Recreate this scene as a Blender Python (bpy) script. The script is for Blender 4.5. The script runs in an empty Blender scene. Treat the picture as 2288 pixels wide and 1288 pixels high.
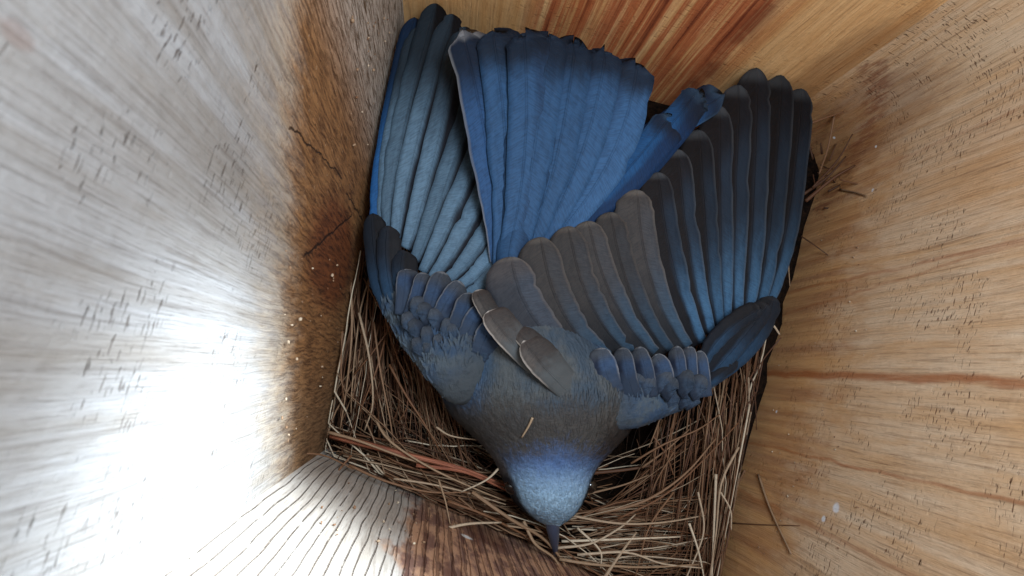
import bpy, bmesh, math, random
from mathutils import Vector, Matrix
random.seed(7)
SC = bpy.context.scene
COL = SC.collection
# ---------------------------------------------------------------- camera
FPX = 1144.0          # focal length in pixels of the 2288 px wide photograph
H = 0.167             # camera height above the nest rim, metres
cam_d = bpy.data.cameras.new('camera'); cam_d.sensor_width = 36; cam_d.lens = 18
cam_d.clip_start = 0.002; cam_d.clip_end = 20
cam = bpy.data.objects.new('camera', cam_d); COL.objects.link(cam)
nad = Vector((962 - 1144, -(825 - 644), -FPX)).normalized()
ROT = nad.rotation_difference(Vector((0, 0, -1)))
cam.rotation_mode = 'QUATERNION'; cam.rotation_quaternion = ROT
cam.location = (0, 0, H)
SC.camera = cam
CO = Vector((0, 0, H))
cam_d.dof.use_dof = True; cam_d.dof.focus_distance = .145; cam_d.dof.aperture_fstop = 42
def ray(px, py): return ROT @ Vector((px - 1144, -(py - 644), -FPX))
def P(px, py, z=0.0):
    d = ray(px, py); return CO + d * ((z - H) / d.z)
def proj(p):
    d = ROT.inverted() @ (Vector(p) - CO); return 1144 + FPX * d.x / -d.z, 644 - FPX * d.y / -d.z
def MM(px, z=0.0): return px * (H - z) / FPX      # pixels to metres at height z
# ---------------------------------------------------------------- world, lamps, exposure
W = bpy.data.worlds.new('World'); SC.world = W; W.use_nodes = True
bg = W.node_tree.nodes['Background']; bg.inputs[0].default_value = (0.72, 0.86, 1.0, 1); bg.inputs[1].default_value = 0.17
def lamp(name, kind, loc, target, energy, color, **kw):
    l = bpy.data.lights.new(name, kind); l.energy = energy; l.color = color
    for k, v in kw.items(): setattr(l, k, v)
    o = bpy.data.objects.new(name, l); COL.objects.link(o); o.location = loc
    o.rotation_mode = 'QUATERNION'
    o.rotation_quaternion = (Vector(target) - Vector(loc)).to_track_quat('-Z', 'Y')
    return o
HOT = P(470, 1230, .080)
lamp('entrance_daylight', 'SPOT', (0.085, 0.052, 0.160), HOT, 7.6, (0.80, 0.91, 1.0), spot_size=math.radians(29), spot_blend=1.0, shadow_soft_size=0.012)
lamp('overhead_fill', 'AREA', (0.05, 0.03, 0.215), (0.035, 0.01, 0), 0.40, (0.80, 0.90, 1.0), shape='RECTANGLE', size=0.07, size_y=0.05)  # added soft fill lamp above the open top, no ventilation slot behind it
SC.view_settings.view_transform = 'Standard'; SC.view_settings.look = 'None'
SC.view_settings.exposure = 0.0; SC.view_settings.gamma = 1.0; SC.view_settings.use_curve_mapping = False
SC.cycles.max_bounces = 8; SC.cycles.diffuse_bounces = 5
# ---------------------------------------------------------------- node helper
def S(r, g, b):
    f = lambda c: (c / 255 / 12.92) if c / 255 <= .04045 else ((c / 255 + .055) / 1.055) ** 2.4
    return (f(r), f(g), f(b), 1)
class G:
    def __init__(s, name):
        s.mat = bpy.data.materials.new(name); s.mat.use_nodes = True
        s.t = s.mat.node_tree; s.b = s.t.nodes['Principled BSDF']
        s.uvn = None
    def n(s, typ, **kw):
        x = s.t.nodes.new(typ)
        for k, v in kw.items(): setattr(x, k, v)
        return x
    def put(s, sock, v):
        if v is None: return
        if isinstance(v, bpy.types.NodeSocket): s.t.links.new(v, sock)
        else: sock.default_value = v
    def m(s, op, a, b=None, c=None, clamp=False):
        x = s.n('ShaderNodeMath', operation=op, use_clamp=clamp)
        for i, v in enumerate((a, b, c)): s.put(x.inputs[i], v)
        return x.outputs[0]
    def uv(s):
        if not s.uvn:
            u = s.n('ShaderNodeUVMap'); q = s.n('ShaderNodeSeparateXYZ'); s.t.links.new(u.outputs[0], q.inputs[0]); s.uvn = q
        return s.uvn.outputs[0], s.uvn.outputs[1]
    def vec(s, a, b, c=0.0):
        x = s.n('ShaderNodeCombineXYZ')
        for i, v in enumerate((a, b, c)): s.put(x.inputs[i], v)
        return x.outputs[0]
    def noise(s, v, scale=1.0, detail=3.0, rough=.55, dist=0.0):
        x = s.n('ShaderNodeTexNoise'); s.put(x.inputs['Vector'], v)
        x.inputs['Scale'].default_value = scale; x.inputs['Detail'].default_value = detail
        x.inputs['Roughness'].default_value = rough; x.inputs['Distortion'].default_value = dist
        return x.outputs[0]
    def ss(s, x, a, b, lo=0.0, hi=1.0):
        r = s.n('ShaderNodeMapRange', interpolation_type='SMOOTHSTEP')
        s.put(r.inputs[0], x)
        if a > b: a, b, lo, hi = b, a, hi, lo
        for i, v in enumerate((a, b, lo, hi)): r.inputs[i + 1].default_value = v
        return r.outputs[0]
    def mix(s, f, a, b, mode='MIX'):
        x = s.n('ShaderNodeMix', data_type='RGBA', blend_type=mode)
        s.put(x.inputs[0], f); s.put(x.inputs[6], a); s.put(x.inputs[7], b)
        return x.outputs[2]
    def bump(s, h, strength, dist, prev=None):
        x = s.n('ShaderNodeBump'); x.inputs['Strength'].default_value = strength; x.inputs['Distance'].default_value = dist
        s.put(x.inputs['Height'], h); s.put(x.inputs['Normal'], prev)
        return x.outputs[0]
    def attr(s, name):
        x = s.n('ShaderNodeAttribute', attribute_name=name); return x.outputs['Fac']
    def rnd(s):
        return s.n('ShaderNodeObjectInfo').outputs['Random']
    def done(s, col, rough=.8, normal=None, spec=.3):
        s.put(s.b.inputs['Base Color'], col); s.put(s.b.inputs['Roughness'], rough)
        s.b.inputs['Specular IOR Level'].default_value = spec
        s.put(s.b.inputs['Normal'], normal)
        return s.mat
# ---------------------------------------------------------------- object helpers
def empty(name, loc, label, cat, group=None):
    o = bpy.data.objects.new(name, None); COL.objects.link(o); o.location = loc
    o.empty_display_size = .01
    o['label'] = label; o['category'] = cat
    if group: o['group'] = group
    return o
def obj(name, bm, mat, parent=None, smooth=True, label=None, sharp=False):
    if sharp:
        bm.normal_update()
        for e in bm.edges:
            if len(e.link_faces) == 2 and e.calc_face_angle(0) > math.radians(35): e.smooth = False
    me = bpy.data.meshes.new(name); bm.to_mesh(me); bm.free()
    if smooth:
        for p in me.polygons: p.use_smooth = True
    me.materials.append(mat)
    o = bpy.data.objects.new(name, me); COL.objects.link(o)
    if parent:
        o.parent = parent; o.matrix_parent_inverse = Matrix.Translation(parent.location).inverted()
    if label: o['label'] = label
    return o
# ---------------------------------------------------------------- the wooden box
A, B, C_, D = P(720, 1010), P(905, 70), P(1878, 300), P(1598, 1400)
base = [A, B, C_, D]
ZB, ZT = -0.06, 0.19
def up(p, q=None):
    """top and bottom of a corner post through p (z=0); q is a second point on it"""
    if q is None: q = p + Vector((0, 0, .1))
    k = (q - p) / (q.z - p.z)
    return p + k * ZB, p + k * ZT
posts = [up(A, P(418, 1222, .085)), up(B), up(C_), up(D)]
cent = (A + B + C_ + D) / 4
def wall_uv(i, px, py):
    p0, p1 = base[i], base[(i + 1) % 4]
    e = (p1 - p0); e.normalize(); nn = Vector((-e.y, e.x, 0)); d = ray(px, py)
    t = (p0 - CO).dot(nn) / d.dot(nn); p = CO + d * t
    return (p - p0).dot(e), p.z
RC = .026      # the far right corner is rounded off
def wall_mesh(i, n=24, th=.016):
    b0, t0 = posts[i]; b1, t1 = posts[(i + 1) % 4]
    L = (base[(i + 1) % 4] - base[i]).length
    ua, ub = (0, 1 - RC / L) if i == 1 else (RC / L, 1) if i == 2 else (0, 1)
    e = (base[(i + 1) % 4] - base[i]).normalized(); out = Vector((-e.y, e.x, 0))
    if out.dot(base[i] - cent) < 0: out = -out
    bm = bmesh.new(); uvl = bm.loops.layers.uv.new('UVMap')
    def sheet(off, flip):
        vs = []
        for a in range(n + 1):
            row = []
            for c in range(n + 1):
                u, v = ua + (ub - ua) * a / n, c / n
                p = (b0 * (1 - u) + b1 * u) * (1 - v) + (t0 * (1 - u) + t1 * u) * v + out * off
                row.append((bm.verts.new(p), (u * L, ZB + v * (ZT - ZB))))
            vs.append(row)
        for a in range(n):
            for c in range(n):
                q = [vs[a][c], vs[a + 1][c], vs[a + 1][c + 1], vs[a][c + 1]]
                if flip: q.reverse()
                f = bm.faces.new([x[0] for x in q])
                for l, x in zip(f.loops, q): l[uvl].uv = x[1]
        return vs
    s1 = sheet(0, False); s2 = sheet(th, True)
    rim = lambda s: [s[a][0] for a in range(n)] + [s[n][c] for c in range(n)] + [s[a][n] for a in range(n, 0, -1)] + [s[0][c] for c in range(n, 0, -1)]
    r1, r2 = rim(s1), rim(s2)
    for k in range(len(r1)):
        q = [r1[k], r2[k], r2[(k + 1) % len(r1)], r1[(k + 1) % len(r1)]]
        f = bm.faces.new([x[0] for x in q])
        for l, x in zip(f.loops, q): l[uvl].uv = x[1]
    bmesh.ops.recalc_face_normals(bm, faces=bm.faces)
    return bm
def wood(name, seed, light, mid, dark, grainf=1.0, tick=1.0, extra=None, groove=0.0, contrast=.5, bumpk=1.0):
    g = G(name); u, v = g.uv()
    wob = g.m('MULTIPLY', g.m('SUBTRACT', g.noise(g.vec(u, g.m('MULTIPLY', v, .35), seed), 22, 2), .5), .010)
    uw = g.m('ADD', u, wob)
    fine = g.noise(g.vec(g.m('MULTIPLY', uw, 1500 * grainf), g.m('MULTIPLY', v, 45), seed), 1, 4, .6)
    band = g.noise(g.vec(g.m('MULTIPLY', uw, 340 * grainf), g.m('MULTIPLY', v, 5), seed + 3), 1, 3, .5)
    broad = g.noise(g.vec(g.m('MULTIPLY', u, 60), g.m('MULTIPLY', v, 22), seed + 9), 1, 4, .6)
    spot = g.noise(g.vec(u, v, seed), 420, 4, .65)
    c = g.mix(g.ss(g.m('ADD', g.m('MULTIPLY', band, .7), g.m('MULTIPLY', broad, .3)), .50 - .22 * contrast, .50 + .30 * contrast), light, mid)
    c = g.mix(g.m('MULTIPLY', g.ss(broad, .45, .75), .55), c, mid)
    c = g.mix(g.m('MULTIPLY', g.ss(fine, .48, .74), .45), c, dark)
    fine2 = g.noise(g.vec(g.m('MULTIPLY', uw, 3600), g.m('MULTIPLY', v, 160), seed + 1), 1, 4, .65)
    c = g.mix(g.m('MULTIPLY', g.ss(fine2, .50, .72), .35), c, dark)
    blot = g.noise(g.vec(g.m('MULTIPLY', uw, 260), g.m('MULTIPLY', v, 60), seed + 12), 1, 4, .6)
    c = g.mix(g.m('MULTIPLY', g.ss(blot, .52, .70), .45), c, mid)
    c = g.mix(g.m('MULTIPLY', g.ss(spot, .55, .75), .14), c, dark)
    # short torn saw marks across the grain
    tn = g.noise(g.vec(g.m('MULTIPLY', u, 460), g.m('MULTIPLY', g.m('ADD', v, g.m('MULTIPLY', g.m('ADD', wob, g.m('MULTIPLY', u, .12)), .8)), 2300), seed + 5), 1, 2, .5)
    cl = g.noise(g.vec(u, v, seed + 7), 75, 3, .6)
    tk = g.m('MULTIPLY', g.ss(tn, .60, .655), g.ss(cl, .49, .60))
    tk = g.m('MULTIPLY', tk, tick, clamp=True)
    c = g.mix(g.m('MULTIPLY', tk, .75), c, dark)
    hgt = g.m('ADD', g.m('ADD', g.m('MULTIPLY', fine, .45), g.m('MULTIPLY', fine2, .3)), g.m('MULTIPLY', band, .8))
    hgt = g.m('SUBTRACT', hgt, g.m('MULTIPLY', tk, 1.3))
    if groove:
        ph = g.m('MULTIPLY', g.m('ADD', u, g.m('MULTIPLY', g.m('SUBTRACT', g.noise(g.vec(u, g.m('MULTIPLY', v, .5), seed + 2), 30, 3), .5), .005)), 2 * math.pi / groove)
        ln = g.ss(g.m('SINE', ph), .86, .995)
        ln = g.m('MULTIPLY', ln, g.ss(g.noise(g.vec(u, v, seed + 4), 160, 3), .30, .5))
        c = g.mix(g.m('MULTIPLY', ln, .6), c, dark)
        saw = g.m('FRACT', g.m('ADD', g.m('DIVIDE', ph, 2 * math.pi), .72))
        hgt = g.m('ADD', g.m('MULTIPLY', hgt, .5), g.m('MULTIPLY', saw, .45)); hgt = g.m('SUBTRACT', hgt, g.m('MULTIPLY', ln, 1.2))
    rough = .78
    if extra: c, hgt = extra(g, u, v, c, hgt, seed)
    nm = g.bump(hgt, .85 * bumpk, .0011)
    nm = g.bump(spot, .35, .0005, nm)
    return g.done(c, rough, nm, .25)
def blob(g, u, v, uv0, ru, rv, seed, n=.5, soft=.35):
    """soft-edged patch of half sizes ru, rv metres round uv0, its outline broken by noise"""
    du = g.m('DIVIDE', g.m('SUBTRACT', u, uv0[0]), ru); dv = g.m('DIVIDE', g.m('SUBTRACT', v, uv0[1]), rv)
    d = g.m('SQRT', g.m('ADD', g.m('MULTIPLY', du, du), g.m('MULTIPLY', dv, dv)))
    d = g.m('ADD', d, g.m('MULTIPLY', g.m('SUBTRACT', g.noise(g.vec(g.m('MULTIPLY', u, 2.5), v, seed), 130, 4, .65), .5), n * 2))
    return g.ss(d, 1 + soft, 1 - soft)
def seg(g, u, v, a, b, w, seed):
    """thin crack from a to b"""
    dx, dy = b[0] - a[0], b[1] - a[1]; L = math.hypot(dx, dy); dx /= L; dy /= L
    pu, pv = g.m('SUBTRACT', u, a[0]), g.m('SUBTRACT', v, a[1])
    t = g.m('ADD', g.m('MULTIPLY', pu, dx), g.m('MULTIPLY', pv, dy))
    d = g.m('ABSOLUTE', g.m('ADD', g.m('SUBTRACT', g.m('MULTIPLY', pu, dy), g.m('MULTIPLY', pv, dx)), g.m('MULTIPLY', g.m('SUBTRACT', g.noise(g.vec(u, v, seed), 220, 3), .5), .003)))
    return g.m('MULTIPLY', g.ss(d, w, w * .3), g.m('MULTIPLY', g.ss(t, 0, .002), g.ss(t, L, L - .002)))
def left_extra(g, u, v, c, h, seed):
    nz = g.m('MULTIPLY', g.m('SUBTRACT', g.noise(g.vec(g.m('MULTIPLY', u, 3), v, 5), 70, 5, .65), .5), .030)
    bd = g.m('ADD', g.m('ADD', g.m('MULTIPLY', u, .72), .034), nz)
    low = g.ss(g.m('SUBTRACT', v, bd), .013, -.008)
    fib = g.noise(g.vec(g.m('MULTIPLY', g.m('ADD', u, g.m('MULTIPLY', nz, .12)), 1500), g.m('MULTIPLY', v, 110), 3), 1, 6, .72)
    brown = g.mix(g.ss(fib, .38, .66), S(166, 122, 78), S(82, 52, 30))
    brown = g.mix(g.m('MULTIPLY', g.ss(g.noise(g.vec(u, v, 2), 700, 3, .6), .64, .70), .35), brown, S(206, 186, 160))
    grey = g.mix(g.ss(fib, .40, .62), S(206, 198, 188), S(96, 78, 58))
    brown = g.mix(g.m('MULTIPLY', g.ss(u, .078, .104), .9), brown, grey)
    kn = blob(g, u, v, wall_uv(0, 752, 575), .013, .026, 11, .35)
    brown = g.mix(g.m('MULTIPLY', kn, .85), brown, g.mix(g.ss(fib, .4, .65), S(122, 66, 34), S(56, 26, 14)))
    ug = g.m('SUBTRACT', u, .0)
    brown = g.mix(g.m('MULTIPLY', g.ss(ug, .032, .010), .7), brown, g.mix(g.ss(fib, .4, .65), S(150, 118, 86), S(92, 66, 42)))
    c = g.mix(g.m('MULTIPLY', g.ss(g.m('SUBTRACT', v, g.m('ADD', bd, .016)), .014, -.012), .6), c, g.mix(g.ss(fib, .4, .64), S(186, 166, 138), S(116, 92, 66)))
    c = g.mix(low, c, brown)
    kn2 = blob(g, u, v, wall_uv(0, 88, 92), .0008, .0014, 17, .3)
    c = g.mix(g.m('MULTIPLY', kn2, .28), c, S(112, 66, 40))
    ck = g.m('MAXIMUM', seg(g, u, v, wall_uv(0, 684, 580), wall_uv(0, 790, 478), .00045, 21), seg(g, u, v, wall_uv(0, 775, 430), wall_uv(0, 812, 495), .00045, 22))
    ck = g.m('MAXIMUM', ck, seg(g, u, v, wall_uv(0, 655, 280), wall_uv(0, 770, 400), .0003, 23))
    c = g.mix(g.m('MULTIPLY', ck, .85), c, S(34, 18, 10))
    h = g.m('ADD', h, g.m('MULTIPLY', g.m('MULTIPLY', fib, low), 2.2)); h = g.m('SUBTRACT', h, g.m('MULTIPLY', ck, 2))
    return c, h
def top_extra(g, u, v, c, h, seed):
    st = g.noise(g.vec(g.m('MULTIPLY', u, 420), g.m('MULTIPLY', v, 9), 4), 1, 4, .65)
    zone = g.m('MULTIPLY', g.ss(u, .036, .046), g.ss(u, .116, .104))
    z2 = g.m('MULTIPLY', zone, g.ss(st, .36, .56))
    c = g.mix(g.m('MULTIPLY', z2, .85), c, S(168, 82, 44))
    z3 = g.m('MULTIPLY', zone, g.ss(st, .56, .70))
    c = g.mix(g.m('MULTIPLY', z3, .85), c, S(98, 38, 20))
    s = g.m('MULTIPLY', g.ss(g.m('ABSOLUTE', g.m('SUBTRACT', u, .1045)), .006, .001), g.ss(g.noise(g.vec(u, v, 8), 90, 4), .3, .6))
    c = g.mix(g.m('MULTIPLY', s, .7), c, S(110, 48, 26))
    k = blob(g, u, v, (.143, .032), .011, .028, 5, .45)
    c = g.mix(g.m('MULTIPLY', k, .4), c, S(112, 74, 48))
    w = blob(g, u, v, wall_uv(1, 2010, 105), .0022, .0014, 6, .4)
    c = g.mix(w, c, S(206, 200, 190))
    return c, h
def streak(g, u, v, u0, du, w, seed, v0=None, v1=None):
    """a resin streak along the grain at u0, drifting by du over the board's height"""
    cx = g.m('ADD', g.m('ADD', g.m('MULTIPLY', v, du), u0), g.m('MULTIPLY', g.m('SUBTRACT', g.noise(g.vec(v, 0.0, seed), 60, 2), .5), .004))
    k = g.ss(g.m('ABSOLUTE', g.m('SUBTRACT', u, cx)), w, w * .25)
    if v0 is not None: k = g.m('MULTIPLY', k, g.m('MULTIPLY', g.ss(v, v0, v0 + .012), g.ss(v, v1, v1 - .012)))
    return g.m('MULTIPLY', k, g.ss(g.noise(g.vec(g.m('MULTIPLY', u, 6), v, seed), 60, 4), .25, .55, .45, 1))
def right_extra(g, u, v, c, h, seed):
    nz = g.m('MULTIPLY', g.m('SUBTRACT', g.noise(g.vec(g.m('MULTIPLY', u, 2.0), v, 5), 55, 5, .65), .5), .070)
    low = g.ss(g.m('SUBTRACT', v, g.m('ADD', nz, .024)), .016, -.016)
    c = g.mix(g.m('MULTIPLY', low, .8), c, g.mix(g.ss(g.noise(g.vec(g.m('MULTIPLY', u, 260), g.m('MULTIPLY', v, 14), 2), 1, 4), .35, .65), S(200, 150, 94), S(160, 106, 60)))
    for a, b, w, k in (((1700, 835), (2288, 852), .0019, .75), ((1780, 650), (2160, 565), .0010, .45), ((1720, 1000), (2230, 1115), .0007, .5), ((1760, 700), (1960, 640), .0008, .3),
                       ((1860, 420), (2260, 250), .0010, .25), ((1700, 1120), (2000, 1270), .0010, .35)):
        p, q = wall_uv(2, *a), wall_uv(2, *b); du = (q[0] - p[0]) / (q[1] - p[1])
        c = g.mix(g.m('MULTIPLY', streak(g, u, v, p[0] - du * p[1], du, w, a[0] * .01), k), c, S(156, 88, 44))
    # dark brown patch in the corner at the far end, with a reddish smear
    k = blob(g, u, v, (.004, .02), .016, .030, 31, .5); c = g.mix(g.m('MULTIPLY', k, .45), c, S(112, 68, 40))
    k = g.m('MULTIPLY', seg(g, u, v, wall_uv(2, 1820, 480), wall_uv(2, 2120, 90), .0065, 33), g.ss(g.noise(g.vec(g.m('MULTIPLY', u, 4), v, 3), 130, 5, .7), .40, .60)); c = g.mix(g.m('MULTIPLY', k, .6), c, S(118, 60, 34))
    for q, r in (((1868, 1135), .0013), ((1840, 1160), .0008), ((1735, 920), .0005), ((1950, 425), .0006), ((1900, 310), .0006), ((1962, 335), .0005)):
        c = g.mix(blob(g, u, v, wall_uv(2, *q), r, r * .8, q[0] * .1, .6), c, S(225, 226, 228))
    return c, h
def bottom_extra(g, u, v, c, h, seed):
    nz = g.noise(g.vec(g.m('MULTIPLY', u, 1.6), g.m('MULTIPLY', v, .6), 6), 70, 4, .6)
    uu = g.m('SUBTRACT', .136, u)     # distance from the corner by the bright wall
    zone = g.ss(g.m('ADD', uu, g.m('MULTIPLY', g.m('SUBTRACT', nz, .5), .03)), .027, .033)
    nk = g.noise(g.vec(g.m('MULTIPLY', u, 2.4), g.m('MULTIPLY', v, .9), 16), 90, 5, .65)
    c = g.mix(g.m('MULTIPLY', zone, .8), c, g.mix(g.ss(nk, .42, .58), S(182, 134, 98), S(104, 54, 32)))
    rg = g.m('SINE', g.m('ADD', g.m('MULTIPLY', u, 2 * math.pi / .0034), g.m('MULTIPLY', nk, 5)))
    rg = g.m('MULTIPLY', g.m('MULTIPLY', g.ss(rg, .60, .98), zone), .5)
    c = g.mix(rg, c, S(66, 32, 20)); h = g.m('SUBTRACT', h, rg)
    kb = blob(g, u, v, (.136 - .053, .012), .006, .009, 8, .4); c = g.mix(g.m('MULTIPLY', kb, .6), c, S(78, 40, 26))
    w = blob(g, u, v, (.136 - .0465, .022), .0018, .0012, 3, .6)
    c = g.mix(w, c, S(220, 222, 222))
    return c, h
mats = [
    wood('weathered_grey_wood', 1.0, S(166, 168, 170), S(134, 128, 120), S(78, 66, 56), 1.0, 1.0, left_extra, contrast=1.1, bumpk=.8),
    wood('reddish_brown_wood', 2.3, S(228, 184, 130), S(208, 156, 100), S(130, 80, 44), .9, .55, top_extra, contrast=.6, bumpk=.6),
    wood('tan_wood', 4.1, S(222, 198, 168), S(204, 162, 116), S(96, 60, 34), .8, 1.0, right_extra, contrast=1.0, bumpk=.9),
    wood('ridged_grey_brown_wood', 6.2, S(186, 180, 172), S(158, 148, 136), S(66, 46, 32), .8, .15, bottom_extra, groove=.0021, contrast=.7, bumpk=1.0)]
box = empty('nest_box', ((cent.x), (cent.y), ZB), 'open wooden nest box of four rough sawn boards holding a grass nest and a bluebird', 'nest box')
for i, lb in enumerate(('pale weathered board lit white by daylight', 'board with reddish brown heartwood streaks', 'tan rough sawn board with an orange resin streak', 'short board with deep dark grain ridges')):
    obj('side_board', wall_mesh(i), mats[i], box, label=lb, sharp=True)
# rounded infill of the far right corner, front and back skins
e1 = (base[1] - base[2]).normalized(); e2 = (base[3] - base[2]).normalized()
bm = bmesh.new(); uvl = bm.loops.layers.uv.new('UVMap'); grid = []
for lay in (0, 1):
    g2 = []
    for a in range(17):
        t = a / 16; p = e1 * RC * (1 - t) ** 2 + e2 * RC * t * t     # quadratic arc through the two board ends
        p = base[2] + (p if lay == 0 else p * .6 - (e1 + e2) * .012)
        g2.append([(bm.verts.new(Vector((p.x, p.y, ZB + (ZT - ZB) * c / 16))), (RC - (1 - t) * RC * 1.6, ZB + (ZT - ZB) * c / 16)) for c in range(17)])
    grid.append(g2)
def qf(q):
    f = bm.faces.new([x[0] for x in q])
    for l, x in zip(f.loops, q): l[uvl].uv = x[1]
for lay in (0, 1):
    for a in range(16):
        for c in range(16): qf([grid[lay][a][c], grid[lay][a + 1][c], grid[lay][a + 1][c + 1], grid[lay][a][c + 1]])
for a in range(16):
    for c in (0, 16): qf([grid[0][a][c], grid[0][a + 1][c], grid[1][a + 1][c], grid[1][a][c]])
for c in range(16):
    for a in (0, 16): qf([grid[0][a][c], grid[0][a][c + 1], grid[1][a][c + 1], grid[1][a][c]])
bmesh.ops.recalc_face_normals(bm, faces=bm.faces)
obj('corner_post', bm, mats[2], box, sharp=True)
# floor board under the nest
bm = bmesh.new(); uvl = bm.loops.layers.uv.new('UVMap')
lo = [bm.verts.new(Vector((p[0].x, p[0].y, ZB - .012))) for p in posts]; hi = [bm.verts.new(Vector((p[0].x, p[0].y, ZB - .0005))) for p in posts]
bm.faces.new(hi); bm.faces.new(lo[::-1])
for k in range(4): bm.faces.new((lo[k], lo[(k + 1) % 4], hi[(k + 1) % 4], hi[k]))
bmesh.ops.recalc_face_normals(bm, faces=bm.faces)
for f in bm.faces:
    for l in f.loops: l[uvl].uv = (l.vert.co.x, l.vert.co.y)
obj('floor_board', bm, mats[3], box, smooth=False)

# ---------------------------------------------------------------- the nest
gs = G('dry_grass'); u, v = gs.uv(); tone = gs.attr('tone')
cr = gs.n('ShaderNodeValToRGB'); el = cr.color_ramp.elements
el[0].position = 0; el[0].color = S(44, 30, 20); el[1].position = 1; el[1].color = S(196, 180, 156)
for p, c in ((.3, S(80, 50, 32)), (.55, S(112, 76, 50)), (.8, S(144, 118, 92))):
    e = el.new(p); e.color = c
gs.put(cr.inputs[0], tone)
co = cr.outputs[0]
co = gs.mix(gs.m('MULTIPLY', gs.ss(gs.noise(gs.vec(gs.m('MULTIPLY', u, 3), gs.m('MULTIPLY', v, 25), tone), 1, 3), .5, .75), .5), co, S(84, 58, 40))
straw_mat = gs.done(co, .62, gs.bump(gs.noise(gs.vec(gs.m('MULTIPLY', u, 8), gs.m('MULTIPLY', v, 3), tone), 1, 2), .4, .0003), .35)
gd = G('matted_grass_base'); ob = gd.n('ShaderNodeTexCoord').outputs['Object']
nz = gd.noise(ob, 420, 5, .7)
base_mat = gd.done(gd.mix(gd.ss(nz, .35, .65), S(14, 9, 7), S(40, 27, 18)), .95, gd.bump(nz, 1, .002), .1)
gt = G('red_brown_stalk'); u, v = gt.uv()
fb = gt.noise(gt.vec(gt.m('MULTIPLY', u, 14), gt.m('MULTIPLY', v, 3)), 1, 3, .6)
stalk_mat = gt.done(gt.mix(gt.ss(fb, .38, .62), S(168, 104, 76), S(104, 54, 38)), .6, gt.bump(fb, .6, .0005), .3)

def add_tube(bm, pts, r0, r1, tone, sides=5, flat=1.0):
    uvl = bm.loops.layers.uv.verify(); tl = bm.verts.layers.float.get('tone') or bm.verts.layers.float.new('tone')
    n = len(pts); rings = []
    for i, p in enumerate(pts):
        t = (pts[min(i + 1, n - 1)] - pts[max(i - 1, 0)]).normalized()
        a = t.cross(Vector((0, 0, 1)))
        if a.length < 1e-4: a = Vector((1, 0, 0))
        a.normalize(); b = a.cross(t)
        r = r0 + (r1 - r0) * i / (n - 1)
        ring = []
        for k in range(sides):
            th = 2 * math.pi * k / sides
            vtx = bm.verts.new(p + a * (r * math.cos(th)) + b * (r * flat * math.sin(th))); vtx[tl] = tone
            ring.append(vtx)
        rings.append(ring)
    for i in range(n - 1):
        for k in range(sides):
            f = bm.faces.new((rings[i][k], rings[i][(k + 1) % sides], rings[i + 1][(k + 1) % sides], rings[i + 1][k]))
            uvs = ((k / sides, i / n), ((k + 1) / sides, i / n), ((k + 1) / sides, (i + 1) / n), (k / sides, (i + 1) / n))
            for l, w in zip(f.loops, uvs): l[uvl].uv = w
    bm.faces.new(rings[0][::-1]); bm.faces.new(rings[-1])
def spline(cps, n):
    """Catmull-Rom through the control points"""
    if len(cps) == 2: cps = [cps[0], (cps[0] + cps[1]) / 2, cps[1]]
    q = [cps[0] * 2 - cps[1]] + list(cps) + [cps[-1] * 2 - cps[-2]]
    out = []; m = len(cps) - 1
    for i in range(n):
        s = i / (n - 1) * m; k = min(int(s), m - 1); t = s - k
        p0, p1, p2, p3 = q[k:k + 4]
        out.append(.5 * ((2 * p1) + (p2 - p0) * t + (2 * p0 - 5 * p1 + 4 * p2 - p3) * t * t + (3 * p1 - p0 - 3 * p2 + p3) * t ** 3))
    return out
quad = [Vector((p.x, p.y)) for p in base]
def rho(th, c):
    """distance from c to the box wall in direction th"""
    d = Vector((math.cos(th), math.sin(th))); best = 9
    for k in range(4):
        a, b = quad[k], quad[(k + 1) % 4]; e = b - a
        den = d.x * e.y - d.y * e.x
        if abs(den) < 1e-9: continue
        w = a - c; t = (w.x * e.y - w.y * e.x) / den; s = (w.x * d.y - w.y * d.x) / den
        if t > 0 and -1e-6 <= s <= 1 + 1e-6: best = min(best, t)
    return best
nc = Vector((P(1230, 720).x, P(1230, 720).y))
def softrho(th, k):
    """inner loops get rounder towards the cup"""
    w = .05 + (1 - k) * .8; s = 0
    for j in range(-4, 5): s += rho(th + j * w / 4, nc)
    return min(s / 9, rho(th, nc) * .995)
def cup_z(k):
    t = max(0, min(1, (k - .45) / .5)); t = t * t * (3 - 2 * t)
    return -.034 + .036 * t
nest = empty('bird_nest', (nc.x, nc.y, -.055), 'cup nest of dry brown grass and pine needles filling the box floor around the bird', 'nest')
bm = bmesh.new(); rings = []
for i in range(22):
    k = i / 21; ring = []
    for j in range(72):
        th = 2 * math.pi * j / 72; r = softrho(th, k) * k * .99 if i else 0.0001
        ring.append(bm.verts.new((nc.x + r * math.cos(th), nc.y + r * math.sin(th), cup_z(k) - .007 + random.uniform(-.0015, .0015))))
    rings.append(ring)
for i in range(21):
    for j in range(72): bm.faces.new((rings[i][j], rings[i][(j + 1) % 72], rings[i + 1][(j + 1) % 72], rings[i + 1][j]))
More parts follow.
